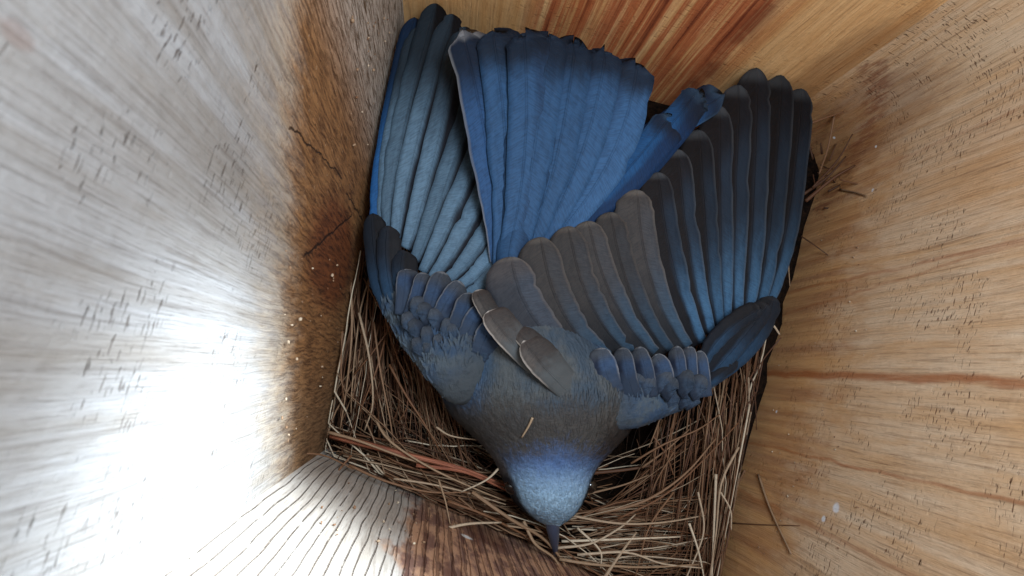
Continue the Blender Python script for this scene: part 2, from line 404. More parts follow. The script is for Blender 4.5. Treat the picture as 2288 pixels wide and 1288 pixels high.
# underside down to the floor
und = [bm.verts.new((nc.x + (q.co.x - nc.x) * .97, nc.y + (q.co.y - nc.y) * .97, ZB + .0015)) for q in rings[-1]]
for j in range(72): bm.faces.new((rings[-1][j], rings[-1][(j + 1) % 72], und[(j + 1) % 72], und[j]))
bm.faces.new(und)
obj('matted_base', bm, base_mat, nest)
def tang(th, k):
    e = .02
    p = lambda q: Vector((math.cos(q), math.sin(q))) * softrho(q, k) * k
    return (p(th + e) - p(th - e)).normalized()
EDGE = [0.0]      # where this strand stops short of the right hand board
def clampin(p, m=.0012):
    """keep a strand inside the box"""
    x, y = proj(p); lim = 1690 - (y - 850) * .19 - EDGE[0]
    if x > lim: p = P(lim, y, p.z)
    d = Vector((p.x - nc.x, p.y - nc.y)); L = d.length
    if L < 1e-5: return p
    r = rho(math.atan2(d.y, d.x), nc) - m
    if L > r: d = d * (r / L); p = Vector((nc.x + d.x, nc.y + d.y, p.z))
    return p
def strand(th, k, length, yaw, z0, z1, n=9, wig=.0015):
    t = tang(th, k); c0 = Vector((nc.x, nc.y)) + Vector((math.cos(th), math.sin(th))) * softrho(th, k) * k
    ang = math.atan2(t.y, t.x) + yaw; curv = random.uniform(2, 16) * (1 if random.random() < .8 else -1)
    pts = []; p = c0.copy()
    for i in range(n):
        s = i / (n - 1); z = z0 + (z1 - z0) * s + math.sin(s * math.pi) * random.uniform(-.001, .002)
        pts.append(clampin(Vector((p.x, p.y, z))))
        p += Vector((math.cos(ang), math.sin(ang))) * length / (n - 1); ang += curv * length / (n - 1) + random.gauss(0, .05)
    return pts
def ring_straws(bm, N, kr, lr, rr, yawsd, dz=(-.004, .003), tr=(.1, .8), thr=None):
    for _ in range(N):
        EDGE[0] = abs(random.gauss(0, 16)) - 6; th = random.uniform(*thr) if thr else random.uniform(0, 2 * math.pi)
        k = random.uniform(*kr); L = random.uniform(*lr)
        yaw = random.gauss(0, yawsd) + (math.pi if random.random() < .5 else 0)
        q0 = Vector((nc.x, nc.y)) + Vector((math.cos(th), math.sin(th))) * softrho(th, k) * k
        x, y = proj((q0.x, q0.y, cup_z(k)))
        if x > 1600 and y < 800 or y < 330 or (1290 < x < 1470 and 900 < y < 1110 and random.random() < .93): continue
        z = cup_z(k) + random.uniform(*dz)
        r = random.uniform(*rr)
        add_tube(bm, strand(th, k, L, yaw, z, z + random.uniform(-.003, .003)), r, r * random.uniform(.3, .8), min(1, max(0, random.gauss((tr[0] + tr[1]) / 2, (tr[1] - tr[0]) / 3))), 4)
bm = bmesh.new()
ring_straws(bm, 900, (.5, .98), (.02, .06), (.00010, .00030), .42, (-.007, -.001), (.0, .40))
ring_straws(bm, 520, (.66, .99), (.025, .07), (.00011, .00036), .34, (-.001, .006), (.3, 1.0))
# bundles running straight along the right hand board, bottom right corner
def bundle(bm, N, a0, a1, b0, b1, z0, z1, rr=(.00010, .00034), tr=(.2, .8)):
    for _ in range(N):
        EDGE[0] = abs(random.gauss(0, 16)) - 6; s = random.random(); q = min(1, max(0, s + random.gauss(0, .12)))
        p = Vector(a0).lerp(Vector(a1), s); e = Vector(b0).lerp(Vector(b1), q)
        z = random.uniform(z0, z1); zz = z + random.uniform(-.003, .003)
        mid = (p + e) / 2 + Vector((random.gauss(0, 14), random.gauss(0, 14)))
        f0, f1 = random.uniform(-.1, .3), random.uniform(.7, 1.1)
        pp, ee = p.lerp(e, f0), p.lerp(e, f1)
        cps = [P(pp.x, pp.y, z), P(mid.x, mid.y, (z + zz) / 2 + random.uniform(-.001, .002)), P(ee.x, ee.y, zz)]
        r = random.uniform(*rr); add_tube(bm, [clampin(x) for x in spline(cps, 9)], r, r * .5, random.uniform(*tr), 4)
bundle(bm, 95, (1470, 930), (1690, 800), (1400, 1330), (1620, 1330), -.006, .004, tr=(.15, .65))
bundle(bm, 65, (1560, 900), (1680, 860), (1530, 1340), (1610, 1340), -.002, .006, tr=(.25, .8))
bundle(bm, 110, (1230, 1150), (1280, 1300), (1620, 1100), (1600, 1330), -.005, .004, tr=(.4, 1.0))
bundle(bm, 26, (1350, 1130), (1320, 1180), (1640, 900), (1640, 1150), -.006, .003, tr=(.3, .8))
bundle(bm, 110, (790, 640), (960, 760), (740, 960), (1060, 1060), -.004, .004, tr=(.2, .8))
bundle(bm, 90, (730, 950), (800, 1040), (1130, 1080), (1260, 1250), -.004, .004, tr=(.2, .85))
o = obj('grass_mass', bm, straw_mat, nest); o['kind'] = 'stuff'
# the strands that show largest, one by one
def grass(name, cps, w, tone, parent, mat=straw_mat, label=None, n=16, flat=1.0, taper=.5):
    bm = bmesh.new(); pts = spline([P(*c) for c in cps], n)
    r = MM(w, cps[0][2]) / 2
    add_tube(bm, pts, r, r * taper, tone, 6, flat)
    return obj(name, bm, mat, parent, label=label)
grass('stalk', [(738, 972, .007), (880, 1010, .009), (1030, 1048, .009), (1135, 1088, .006)], 15, .4, nest, stalk_mat, 'thick reddish brown dead stalk', flat=.6)
grass('stalk', [(930, 1040, .010), (1040, 1056, .010), (1140, 1100, .007)], 9, .4, nest, stalk_mat, 'thin reddish brown dead stalk', flat=.6)
big = [
 ([(733, 966, .010), (800, 985, .011), (900, 1022, .011), (960, 1040, .009)], 7, .75),
 ([(835, 930, .006), (870, 985, .010), (960, 1045, .012), (1060, 1092, .011), (1130, 1120, .008)], 6, .8),
 ([(783, 610, .006), (786, 740, .008), (775, 860, .006), (760, 960, .004)], 6, .72),
 ([(802, 700, .007), (825, 800, .009), (833, 900, .007), (815, 962, .005)], 6, .85),
 ([(835, 720, .006), (850, 830, .008), (870, 930, .007), (882, 1010, .006)], 5, .65),
 ([(765, 740, .006), (762, 830, .007), (770, 900, .005)], 5, .6),
 ([(870, 815, .006), (905, 880, .007), (950, 950, .006), (985, 1010, .004)], 6, .55),
 ([(860, 760, .006), (840, 830, .008), (800, 930, .006)], 5, .5),
 ([(975, 955, .008), (1010, 975, .009), (1080, 985, .008)], 5, .85),
 ([(785, 1018, .010), (750, 1062, .013), (752, 1088, .014), (790, 1105, .015)], 5, .55),
 ([(640, 1022, .022), (690, 1014, .020), (735, 1022, .016), (790, 1050, .013)], 5, .6),
 ([(1185, 945, .0), (1186, 950, .0)], 1, .5),
 ([(980, 1072, .012), (995, 1120, .015), (1006, 1172, .017)], 5, .8),
 ([(960, 1192, .020), (1040, 1172, .019), (1120, 1168, .014)], 8, .9),
 ([(1125, 1035, .015), (1088, 1072, .014), (1030, 1100, .012)], 6, .95),
 ([(780, 1040, .012), (860, 1075, .014), (960, 1100, .014), (1050, 1100, .011)], 6, .6),
 ([(880, 1070, .012), (960, 1082, .013), (1040, 1100, .011), (1130, 1128, .009)], 5, .85),
 ([(1000, 1120, .012), (1080, 1150, .012), (1160, 1190, .009), (1200, 1215, .007)], 6, .55),
 ([(1055, 1100, .012), (1140, 1160, .012), (1215, 1205, .009), (1262, 1262, .007), (1275, 1300, .007)], 9, .7),
 ([(1170, 1165, .010), (1195, 1215, .011), (1240, 1250, .009), (1262, 1300, .009)], 8, .8),
 ([(1130, 1175, .010), (1180, 1182, .011), (1212, 1190, .009)], 5, .8),
 ([(1245, 1225, .008), (1320, 1215, .009), (1385, 1180, .008), (1420, 1150, .006)], 6, .9),
 ([(1345, 1300, .010), (1385, 1240, .010), (1422, 1190, .008)], 8, .85),
 ([(1410, 1036, .0), (1480, 995, .004), (1560, 960, .006), (1610, 925, .006)], 5, .6),
 ([(1435, 1045, .0), (1490, 1005, .003), (1540, 960, .004)], 5, .65),
 ([(1310, 1105, .0), (1390, 1085, .002), (1450, 1062, .002)], 5, .7),
 ([(1300, 1060, -.006), (1400, 1050, -.004), (1490, 1035, -.002)], 9, .35),
 ([(1330, 1150, .004), (1440, 1120, .007), (1530, 1060, .008), (1600, 980, .008)], 7, .65),
 ([(1380, 1160, .005), (1480, 1110, .008), (1560, 1040, .009), (1650, 945, .010)], 5, .5),
 ([(1262, 1150, .006), (1380, 1170, .008), (1480, 1168, .008), (1575, 1152, .006)], 6, .85),
 ([(1255, 1210, .006), (1400, 1205, .009), (1520, 1200, .008)], 6, 1.0),
 ([(1460, 975, .002), (1490, 1020, .003), (1505, 1062, .003)], 5, .5),
 ([(1475, 935, .004), (1462, 970, .005), (1450, 1000, .004)], 4, .7),
 ([(1600, 1060, .008), (1596, 1160, .009), (1590, 1300, .010)], 7, .95),
 ([(1650, 1000, .009), (1612, 1080, .010), (1600, 1190, .010), (1585, 1300, .010)], 6, .85),
 ([(1560, 1100, .008), (1572, 1190, .009), (1530, 1300, .009)], 5, .9),
 ([(1505, 1100, .006), (1450, 1180, .008), (1420, 1290, .008)], 5, .6),
 ([(1540, 1170, .008), (1560, 1230, .009), (1575, 1300, .009)], 6, 1.0),
 ([(1290, 1180, .006), (1340, 1230, .009), (1342, 1270, .009)], 6, .95),
 ([(1250, 1250, .008), (1330, 1262, .010), (1440, 1268, .010), (1560, 1262, .010)], 7, .8),
 ([(1290, 1240, .008), (1400, 1235, .010), (1480, 1260, .010), (1570, 1270, .010)], 6, .9),
 ([(1610, 1100, .010), (1632, 1140, .012), (1634, 1185, .012)], 5, .9),
 ([(1680, 845, .012), (1688, 900, .011), (1690, 960, .009)], 4, .2),
 ([(1745, 755, .014), (1712, 795, .012), (1685, 835, .010)], 4, .3),
 ([(1708, 712, .014), (1728, 728, .016), (1742, 748, .016)], 8, .9),
 ([(1765, 545, .010), (1762, 590, .010), (1765, 640, .010)], 4, .8),
 ([(1790, 528, .004), (1825, 552, .008), (1856, 575, .010)], 4, .25),
 ([(1812, 276, .014), (1850, 262, .016), (1885, 250, .018)], 6, .55),
 ([(1865, 255, .014), (1850, 330, .010), (1830, 390, .008)], 6, .6),
 ([(1800, 450, .006), (1860, 400, .010), (1910, 370, .013)], 10, .35),
 ([(1795, 435, .006), (1850, 395, .009), (1890, 350, .012)], 8, .2),
 ([(1815, 420, .008), (1870, 360, .012), (1905, 300, .016)], 6, .25),
 ([(1878, 402, .012), (1920, 412, .016), (1960, 420, .018)], 5, .55),
]
for cps, w, tn in big:
    if w > 1: grass('grass_strand', cps, w, tn, nest)
for _ in range(16):      # short twiggy bits in the far corner and down the right hand side
    x, y = random.uniform(1810, 1880), random.uniform(300, 470); a = random.uniform(0, math.pi); L = random.uniform(20, 45); z = random.uniform(-.004, .006)
    grass('grass_strand', [(x, y, z), (x + math.cos(a) * L, y - math.sin(a) * L, z + .002)], random.uniform(3, 6), random.uniform(.1, .6), nest, n=6)
# loose stems that lie apart from the nest
def loose(name, cps, w, tone, label, mat=straw_mat):
    bm = bmesh.new(); pts = spline([P(*c) for c in cps], 14); r = MM(w, cps[0][2]) / 2
    add_tube(bm, pts, r, r * .6, tone, 6)
    o = obj(name, bm, mat); o['label'] = label; o['category'] = 'grass stem'
    return o
def on_wall(i, px, py, off=.0006):
    p0, p1 = base[i], base[(i + 1) % 4]; e = (p1 - p0).normalized(); nn = Vector((-e.y, e.x, 0))
    if nn.dot(cent - p0) < 0: nn = -nn
    d = ray(px, py); t = (p0 - CO).dot(nn) / d.dot(nn); p = CO + d * t + nn * off
    return p
def wall_stem(name, pix, w, tone, label, i=2):
    bm = bmesh.new(); r = w
    pts = spline([on_wall(i, px, py, r + .0002) for px, py in pix], 14); add_tube(bm, pts, r, r * .6, tone, 6)
    o = obj(name, bm, straw_mat); o['label'] = label; o['category'] = 'grass stem'
wall_stem('grass_stem', [(1698, 1062), (1725, 1140), (1772, 1240)], .00038, .8, 'long pale stem stuck slantwise on the tan board at the lower right')
wall_stem('grass_stem', [(1668, 1052), (1650, 1088), (1636, 1118)], .00042, .6, 'short orange brown stem leaning beside the right edge of the nest')
wall_stem('grass_stem', [(1640, 1170), (1710, 1174), (1790, 1176)], .00022, .6, 'thin straight stem lying level across the foot of the tan board')
wall_stem('grass_stem', [(1880, 425), (1915, 432), (1940, 440)], .00036, .75, 'small pale stem caught on the tan board near the dark far corner')

# ---------------------------------------------------------------- the bluebird
def feather_mat(name, outer, inner, tip, tipw=.12, rim=0.0, rimc=S(150, 140, 128), basec=None, shaft=.6, outk=.42, blue_len=1.0, fade=.35):
    """u runs from the covered inner vane (0) to the exposed outer edge (1), v from quill to tip"""
    g = G(name); u, v = g.uv(); r = g.rnd()
    barb = g.noise(g.vec(g.m('MULTIPLY', u, 5), g.m('MULTIPLY', g.m('ADD', v, g.m('MULTIPLY', g.m('ABSOLUTE', g.m('SUBTRACT', u, .6)), .12)), 150), g.m('MULTIPLY', r, 50)), 1, 3, .6)
    soft = g.noise(g.vec(g.m('MULTIPLY', u, 3), g.m('MULTIPLY', v, 5), g.m('MULTIPLY', r, 30)), 1, 4, .6)
    w = g.m('ADD', u, g.m('MULTIPLY', g.m('SUBTRACT', soft, .5), .22))
    c = g.mix(g.ss(w, outk, outk + .22), inner, outer)
    c = g.mix(g.m('MULTIPLY', g.ss(g.m('ADD', v, g.m('MULTIPLY', g.m('SUBTRACT', soft, .5), .3)), blue_len - fade, blue_len + fade), .85), c, tip) if blue_len < 1 else c
    c = g.mix(g.m('MULTIPLY', g.ss(g.m('ADD', v, g.m('MULTIPLY', g.m('SUBTRACT', soft, .5), .12)), 1 - tipw * 1.6, 1 - tipw * .5), .85), c, tip)
    st2 = g.noise(g.vec(g.m('MULTIPLY', u, 9), g.m('MULTIPLY', v, 14), g.m('MULTIPLY', r, 70)), 1, 4, .65)
    c = g.mix(g.m('MULTIPLY', g.ss(st2, .42, .70), .45), c, g.mix(1.0, c, (.55, .58, .62, 1), 'MULTIPLY'))
    c = g.mix(g.m('MULTIPLY', g.ss(barb, .40, .66), .6), c, g.mix(.5, c, (.012, .014, .02, 1)))
    sh = g.ss(g.m('ABSOLUTE', g.m('SUBTRACT', u, .62)), .035, .012)
    c = g.mix(g.m('MULTIPLY', sh, shaft), c, S(34, 30, 30))
    if basec: c = g.mix(g.ss(g.m('ADD', v, g.m('MULTIPLY', g.m('SUBTRACT', soft, .5), .5)), .62, .30), c, basec)
    if rim:
        e = g.m('MULTIPLY', g.m('MAXIMUM', g.ss(u, .92, .985), g.ss(v, .955, .985)), g.ss(v, .15, .5, 1 if not basec else 0, 1))
        c = g.mix(g.m('MULTIPLY', e, g.m('MULTIPLY', g.ss(soft, .3, .55, .45, 1), rim)), c, rimc)
    hsv = g.n('ShaderNodeHueSaturation'); g.put(hsv.inputs['Value'], g.m('ADD', g.m('MULTIPLY', r, .30), .62)); g.put(hsv.inputs['Color'], c)
    h = g.m('ADD', g.m('MULTIPLY', barb, .6), g.m('MULTIPLY', sh, 1.2))
    return g.done(hsv.outputs[0], .62, g.bump(h, .5, .0005), .10)
BL, DK = S(64, 116, 168), S(36, 36, 40)
M_LP = feather_mat('left_flight_feather', S(98, 126, 148), S(22, 24, 32), S(16, 14, 14), .26, 0, outk=.42, shaft=.12)
M_LE = feather_mat('left_edge_feather', S(50, 108, 170), S(30, 40, 56), S(16, 14, 14), .26, 0, outk=.34, shaft=.12)
M_RP = feather_mat('right_primary_feather', S(66, 102, 134), S(26, 26, 30), S(24, 20, 20), .15, .25, S(104, 108, 112), outk=.54, blue_len=.38, fade=.25, shaft=.2)
M_RS = feather_mat('right_secondary_feather', S(58, 80, 100), S(38, 40, 44), S(66, 62, 60), .10, .35, S(116, 108, 100), outk=.55, blue_len=.42, fade=.3, shaft=.25)
M_RT = feather_mat('right_tertial_feather', S(66, 72, 82), S(56, 58, 64), S(74, 70, 70), .14, .35, S(124, 116, 108), outk=.5, shaft=.2)
M_TL = feather_mat('tail_feather', S(58, 94, 134), S(48, 76, 110), S(24, 26, 30), .13, 0, outk=.3, shaft=.12)
M_TE = feather_mat('tail_edge_feather', S(50, 84, 126), S(40, 66, 102), S(20, 20, 22), .22, .6, S(150, 150, 152), outk=.3, shaft=.15)
M_TB = feather_mat('tail_blue_feather', S(36, 80, 126), S(28, 54, 90), S(28, 32, 40), .10, .2, S(80, 110, 135), outk=.3, shaft=.2)
M_CV = feather_mat('wing_covert', S(56, 76, 104), S(30, 38, 56), S(70, 74, 80), .20, .6, S(140, 142, 146), outk=.36, shaft=.03, basec=S(54, 66, 84))
M_CD = feather_mat('dark_covert', S(46, 72, 98), S(26, 30, 38), S(34, 34, 36), .35, .15, S(80, 82, 86), outk=.45, shaft=.1)
M_SC = feather_mat('scapular_feather', S(92, 86, 82), S(70, 66, 64), S(80, 72, 68), .14, .95, S(190, 182, 174), outk=.6, shaft=.03, basec=S(84, 88, 90))

def feather_bm(edge, tip, w, side, z0, z1, camber=.0006, tilt=.0008, nseg=26, nu=9, rnd=.5, base_w=.7, th=.00014, bow=0.0, ragged=.004, jagk=1.0):
    """edge: two or three pixel points on the exposed edge from quill to near the tip; tip: apex;
    w: full width in pixels; side +1 when the exposed edge is on the left of the quill-to-tip direction (picture), -1 right"""
    zz = lambda t: z0 + (z1 - z0) * t + bow * math.sin(math.pi * t)
    e = [Vector(p) for p in edge]
    if len(e) == 2: e = [e[0], (e[0] + e[1]) / 2, e[1]]
    ax = []
    for i, p in enumerate(e):
        d = (e[min(i + 1, 2)] - e[max(i - 1, 0)]).normalized()
        inn = Vector((-d.y, d.x)) * side
        ax.append(p + inn * (w * .42 * (base_w if i == 0 else 1)))
    ax[2] = Vector(tip)
    # quadratic through the three axis points
    c = (ax[1] * 4 - ax[0] - ax[2]) / 2
    q = lambda t: ax[0] * (1 - t) ** 2 + c * 2 * t * (1 - t) + ax[2] * t * t
    dq = lambda t: (c - ax[0]) * 2 * (1 - t) + (ax[2] - c) * 2 * t
    Lp = sum((q((i + 1) / 40) - q(i / 40)).length for i in range(40))
    bm = bmesh.new(); uvl = bm.loops.layers.uv.new('UVMap')
    tr = max(.04, min(.5, w * rnd / Lp))
    def wid(t):
        k = base_w + (1 - base_w) * min(1, t / .5)
        if t > 1 - tr:
            s = (t - (1 - tr)) / tr; k *= math.sqrt(max(0, 1 - s ** 2.4))
        return k
    ts = [i / (nseg - 8) * (1 - tr) for i in range(nseg - 8)] + [1 - tr + tr * math.sin(j / 8 * math.pi / 2) for j in range(9)]
    jag = [1 + random.gauss(0, .022) for _ in ts]
    for _ in range(2): jag[random.randrange(4, len(ts) - 1)] *= random.uniform(.86, .94)
    jag = [1 + (q - 1) * jagk for q in jag]
    rip = [random.gauss(0, .00010) for _ in ts]
    rows = []
    tipj = [random.gauss(0, ragged) for _ in range(nu)]
    for lay in (0, 1):
        rr = []
        for t, jg, rp in zip(ts, jag, rip):
            a = q(t); d = dq(t).normalized(); inn = Vector((-d.y, d.x)) * side
            k = max(wid(t), .02) * (jg if t < .97 else 1 - abs(jg - 1) * 2); row = []
            for j in range(nu):
                u = j / (nu - 1)          # 0 inner, 1 exposed edge
                off = (.58 - u) * w * k if u < .62 else (.58 - u) * w * k
                p = a + inn * off + d * (tipj[j] * Lp * max(0, (t - .9) / .1))
                x = 2 * u - 1.1
                z = zz(t) + camber * (1 - x * x) * k + tilt * (u - .5) - lay * th + rp * (1 if t < .99 else 0)
                row.append((bm.verts.new(P(p.x, p.y, z)), (u, t)))
            rr.append(row)
        rows.append(rr)
    def F(q4):
        try: f = bm.faces.new([x[0] for x in q4])
        except ValueError: return
        for l, x in zip(f.loops, q4): l[uvl].uv = x[1]
    n = len(ts)
    for lay in (0, 1):
        r = rows[lay]
        for i in range(n - 1):
            for j in range(nu - 1): F([r[i][j], r[i + 1][j], r[i + 1][j + 1], r[i][j + 1]])
    for i in range(n - 1):
        for j in (0, nu - 1): F([rows[0][i][j], rows[0][i + 1][j], rows[1][i + 1][j], rows[1][i][j]])
    for j in range(nu - 1):
        for i in (0, n - 1): F([rows[0][i][j], rows[0][i][j + 1], rows[1][i][j + 1], rows[1][i][j]])
    bmesh.ops.recalc_face_normals(bm, faces=bm.faces)
    return bm
bird = empty('bluebird', tuple(P(1200, 830, -.005)), 'grey and blue female bluebird sitting on the nest with wings and tail fanned out', 'bird')

# body materials
def body_mat():
    g = G('bluebird_plumage'); u, v = g.uv()
    ob = g.n('ShaderNodeTexCoord').outputs['Object']
    n1 = g.noise(ob, 90, 4, .6); n2 = g.noise(ob, 700, 4, .65); n3 = g.noise(ob, 240, 4, .6)
    vv = g.m('ADD', v, g.m('MULTIPLY', g.m('SUBTRACT', n3, .5), .07))
    c = g.mix(g.ss(n1, .40, .62), S(78, 82, 84), S(62, 74, 86))              # mantle: grey, washed with blue
    c = g.mix(g.m('MULTIPLY', g.ss(vv, .18, .06), .8), c, S(92, 118, 146))      # rump
    side = g.ss(g.m('ABSOLUTE', g.m('SUBTRACT', u, .5)), .26, .40)
    c = g.mix(g.m('MULTIPLY', side, g.ss(vv, .66, .55, 0, .75)), c, S(52, 86, 124))
    c = g.mix(g.m('MULTIPLY', g.ss(vv, .50, .60), .85), c, S(68, 64, 60))      # brown hood
    c = g.mix(g.m('MULTIPLY', g.m('MULTIPLY', g.ss(u, .66, .80), g.ss(vv, .58, .66)), .75), c, S(46, 38, 34))
    vc = g.m('ADD', g.m('SUBTRACT', vv, g.m('MULTIPLY', g.m('ABSOLUTE', g.m('SUBTRACT', u, .47)), .14)), g.m('MULTIPLY', g.m('SUBTRACT', n2, .5), .10))
    crown = g.m('MULTIPLY', g.ss(vc, .645, .765), g.ss(g.m('ABSOLUTE', g.m('SUBTRACT', u, .5)), .46, .38))
    c = g.mix(crown, c, g.mix(g.ss(vv, .72, .90), S(78, 106, 152), S(152, 184, 208)))
    low = g.m('MULTIPLY', g.ss(vv, .69, .75), g.ss(g.m('ABSOLUTE', g.m('SUBTRACT', u, .5)), .40, .46))
    c = g.mix(g.m('MULTIPLY', low, .8), c, S(92, 90, 92))
    lore = g.m('MULTIPLY', g.m('MULTIPLY', g.ss(g.m('ABSOLUTE', g.m('SUBTRACT', u, .5)), .36, .44), g.ss(vv, .80, .84)), g.ss(vv, .975, .93))
    c = g.mix(g.m('MULTIPLY', lore, .85), c, S(34, 36, 44))
    c = g.mix(g.m('MULTIPLY', g.ss(n2, .55, .72), .22), c, S(44, 48, 56))
    return g.done(c, .85, g.bump(g.m('ADD', n2, n3), .55, .0009), .15)
MB = body_mat()
# spine sections: picture x, y, half width (px), top height, half depth (m)
secs = [(1128, 560, 36, .0215, .004), (1132, 610, 62, .0240, .007), (1140, 670, 104, .0275, .012), (1165, 740, 150, .0315, .019), (1190, 810, 192, .0350, .026),
        (1200, 870, 214, .036, .027), (1206, 920, 204, .034, .026), (1216, 960, 176, .0315, .023), (1220, 992, 146, .0295, .019), (1220, 1022, 121, .0280, .0155),
        (1218, 1052, 103, .0265, .0140), (1219, 1085, 91, .0248, .0130), (1221, 1115, 77, .0222, .0112), (1225, 1140, 57, .0186, .0090), (1229, 1160, 32, .0146, .0060), (1233, 1172, 15, .0125, .0035)]
NB = 72
ys = [s[1] for s in secs]
def sec_at(t):
    """smooth section at parameter t in 0..1 (even in picture y)"""
    y = ys[0] + (ys[-1] - ys[0]) * t
    k = max(i for i in range(len(secs) - 1) if ys[i] <= y + 1e-6) if y < ys[-1] else len(secs) - 2
    s = (y - ys[k]) / (ys[k + 1] - ys[k])
    g = lambda i: secs[max(0, min(len(secs) - 1, i))]
    out = []
    for d in range(5):
        p0, p1, p2, p3 = g(k - 1)[d], g(k)[d], g(k + 1)[d], g(k + 2)[d]
        h0, h1 = ys[max(k - 1, 0)], ys[min(k + 2, len(ys) - 1)]
        m1 = (p2 - p0) / max(1, ys[k + 1] - h0) * (ys[k + 1] - ys[k]); m2 = (p3 - p1) / max(1, h1 - ys[k]) * (ys[k + 1] - ys[k])
        out.append(p1 * (2 * s ** 3 - 3 * s ** 2 + 1) + m1 * (s ** 3 - 2 * s ** 2 + s) + p2 * (3 * s ** 2 - 2 * s ** 3) + m2 * (s ** 3 - s ** 2))
    return out
def body_pt(t, th):
    x, y, hw, zt, hd = sec_at(t)
    zc = zt - hd; cs, sn = math.cos(th), math.sin(th)
    k = 1 + .0
    return P(x - hw * cs * k, y, zc) + Vector((0, 0, hd * (1 if sn > 0 else 1.25) * (abs(sn) ** .9) * (1 if sn > 0 else -1)))
bm = bmesh.new(); uvl = bm.loops.layers.uv.new('UVMap'); rows = []; NT = 40
for i in range(NB + 1):
    t = i / NB; rows.append([(bm.verts.new(body_pt(t, 2 * math.pi * j / NT)), t) for j in range(NT)])
for i in range(NB):
    for j in range(NT):
        q = [(rows[i][j], j), (rows[i][(j + 1) % NT], j + 1), (rows[i + 1][(j + 1) % NT], j + 1), (rows[i + 1][j], j)]
        f = bm.faces.new([x[0][0] for x in q])
        for l, x in zip(f.loops, q):
            th = 2 * math.pi * x[1] / NT
            l[uvl].uv = (.5 - .5 * math.cos(th) if th < math.pi else (0 if math.cos(th) > 0 else 1), x[0][1])
bm.faces.new([r[0] for r in rows[0]][::-1]); bm.faces.new([r[0] for r in rows[-1]])
# plumage: short soft barbs lying back over the body, part of the same skin
def barb(bm, uvl, p, d, n, L, w, uv, lift):
    s = d.cross(n).normalized() * w; a, b, c = p - n * .0002, p + d * L * .5 + n * lift, p + d * L + n * lift * .6
    v = [bm.verts.new(x) for x in (a - s, a + s, b + s * .9, b - s * .9, c)]
    for f in (bm.faces.new(v[:4]), bm.faces.new((v[3], v[2], v[4]))):
        for l in f.loops: l[uvl].uv = uv
for _ in range(11000):
    t = random.uniform(.10, .985); th = random.uniform(.02, math.pi - .02)
    p = body_pt(t, th); e = .006
    d = (body_pt(max(0, t - e), th) - p).normalized(); s = (body_pt(t, th + .03) - p).normalized()
    n = s.cross(d).normalized()
    if n.z < 0: n = -n
    d = (d + s * random.gauss(0, .18)).normalized()
    head = t > .72
    barb(bm, uvl, p, d, n, random.uniform(.0012, .0022) if head else random.uniform(.002, .0042), random.uniform(.00010, .00020) if head else random.uniform(.00016, .00034), (.5 - .5 * math.cos(th), t), random.uniform(.00004, .00022))
bmesh.ops.recalc_face_normals(bm, faces=[f for f in bm.faces if len(f.verts) == 4][:NB * NT])
obj('body', bm, MB, bird)
# beak, upper over lower, and eyes
gk = G('dark_horn'); bk = gk.done(S(52, 62, 82), .36, None, 1.0)
def beak(path, name, prof):
    bm = bmesh.new(); rr = []; pts = spline([P(*c) for c in path], 14)
    for i, p in enumerate(pts):
        t = i / 13; d = (pts[min(i + 1, 13)] - pts[max(i - 1, 0)]).normalized(); a = d.cross(Vector((0, 0, 1))).normalized(); b = a.cross(d)
        w, h = prof(t)
        rr.append([bm.verts.new(p + a * (w * math.cos(2 * math.pi * k / 14)) + b * (h * (math.sin(2 * math.pi * k / 14) + (.35 * max(0, math.sin(2 * math.pi * k / 14)) ** 4)))) for k in range(14)])
    for i in range(13):
        for k in range(14): bm.faces.new((rr[i][k], rr[i][(k + 1) % 14], rr[i + 1][(k + 1) % 14], rr[i + 1][k]))
    bm.faces.new(rr[0][::-1]); bm.faces.new(rr[-1]); bmesh.ops.recalc_face_normals(bm, faces=bm.faces)
    return obj(name, bm, bk, bird)
beak([(1231, 1150, .0125), (1236, 1185, .0115), (1239, 1215, .0090), (1241, 1243, .0055)], 'upper_beak', lambda t: (.0022 * (1 - t) ** .75 + .0003, .0018 * (1 - t) ** .7 + .0002))
beak([(1231, 1150, .0100), (1236, 1185, .0090), (1239, 1212, .0070), (1241, 1234, .0045)], 'lower_beak', lambda t: (.0020 * (1 - t) ** .8 + .0002, .0010 * (1 - t) + .0002))
ge = G('eye'); em = ge.done(S(12, 10, 10), .08, None, .8)
for x, y in ((1324, 1084), (1138, 1086)):
    bm = bmesh.new(); bmesh.ops.create_uvsphere(bm, u_segments=20, v_segments=14, radius=.0024); c = P(x + (-8 if x > 1200 else 8), y, .0165)
    bmesh.ops.translate(bm, verts=bm.verts, vec=c); obj('eye', bm, em, bird)

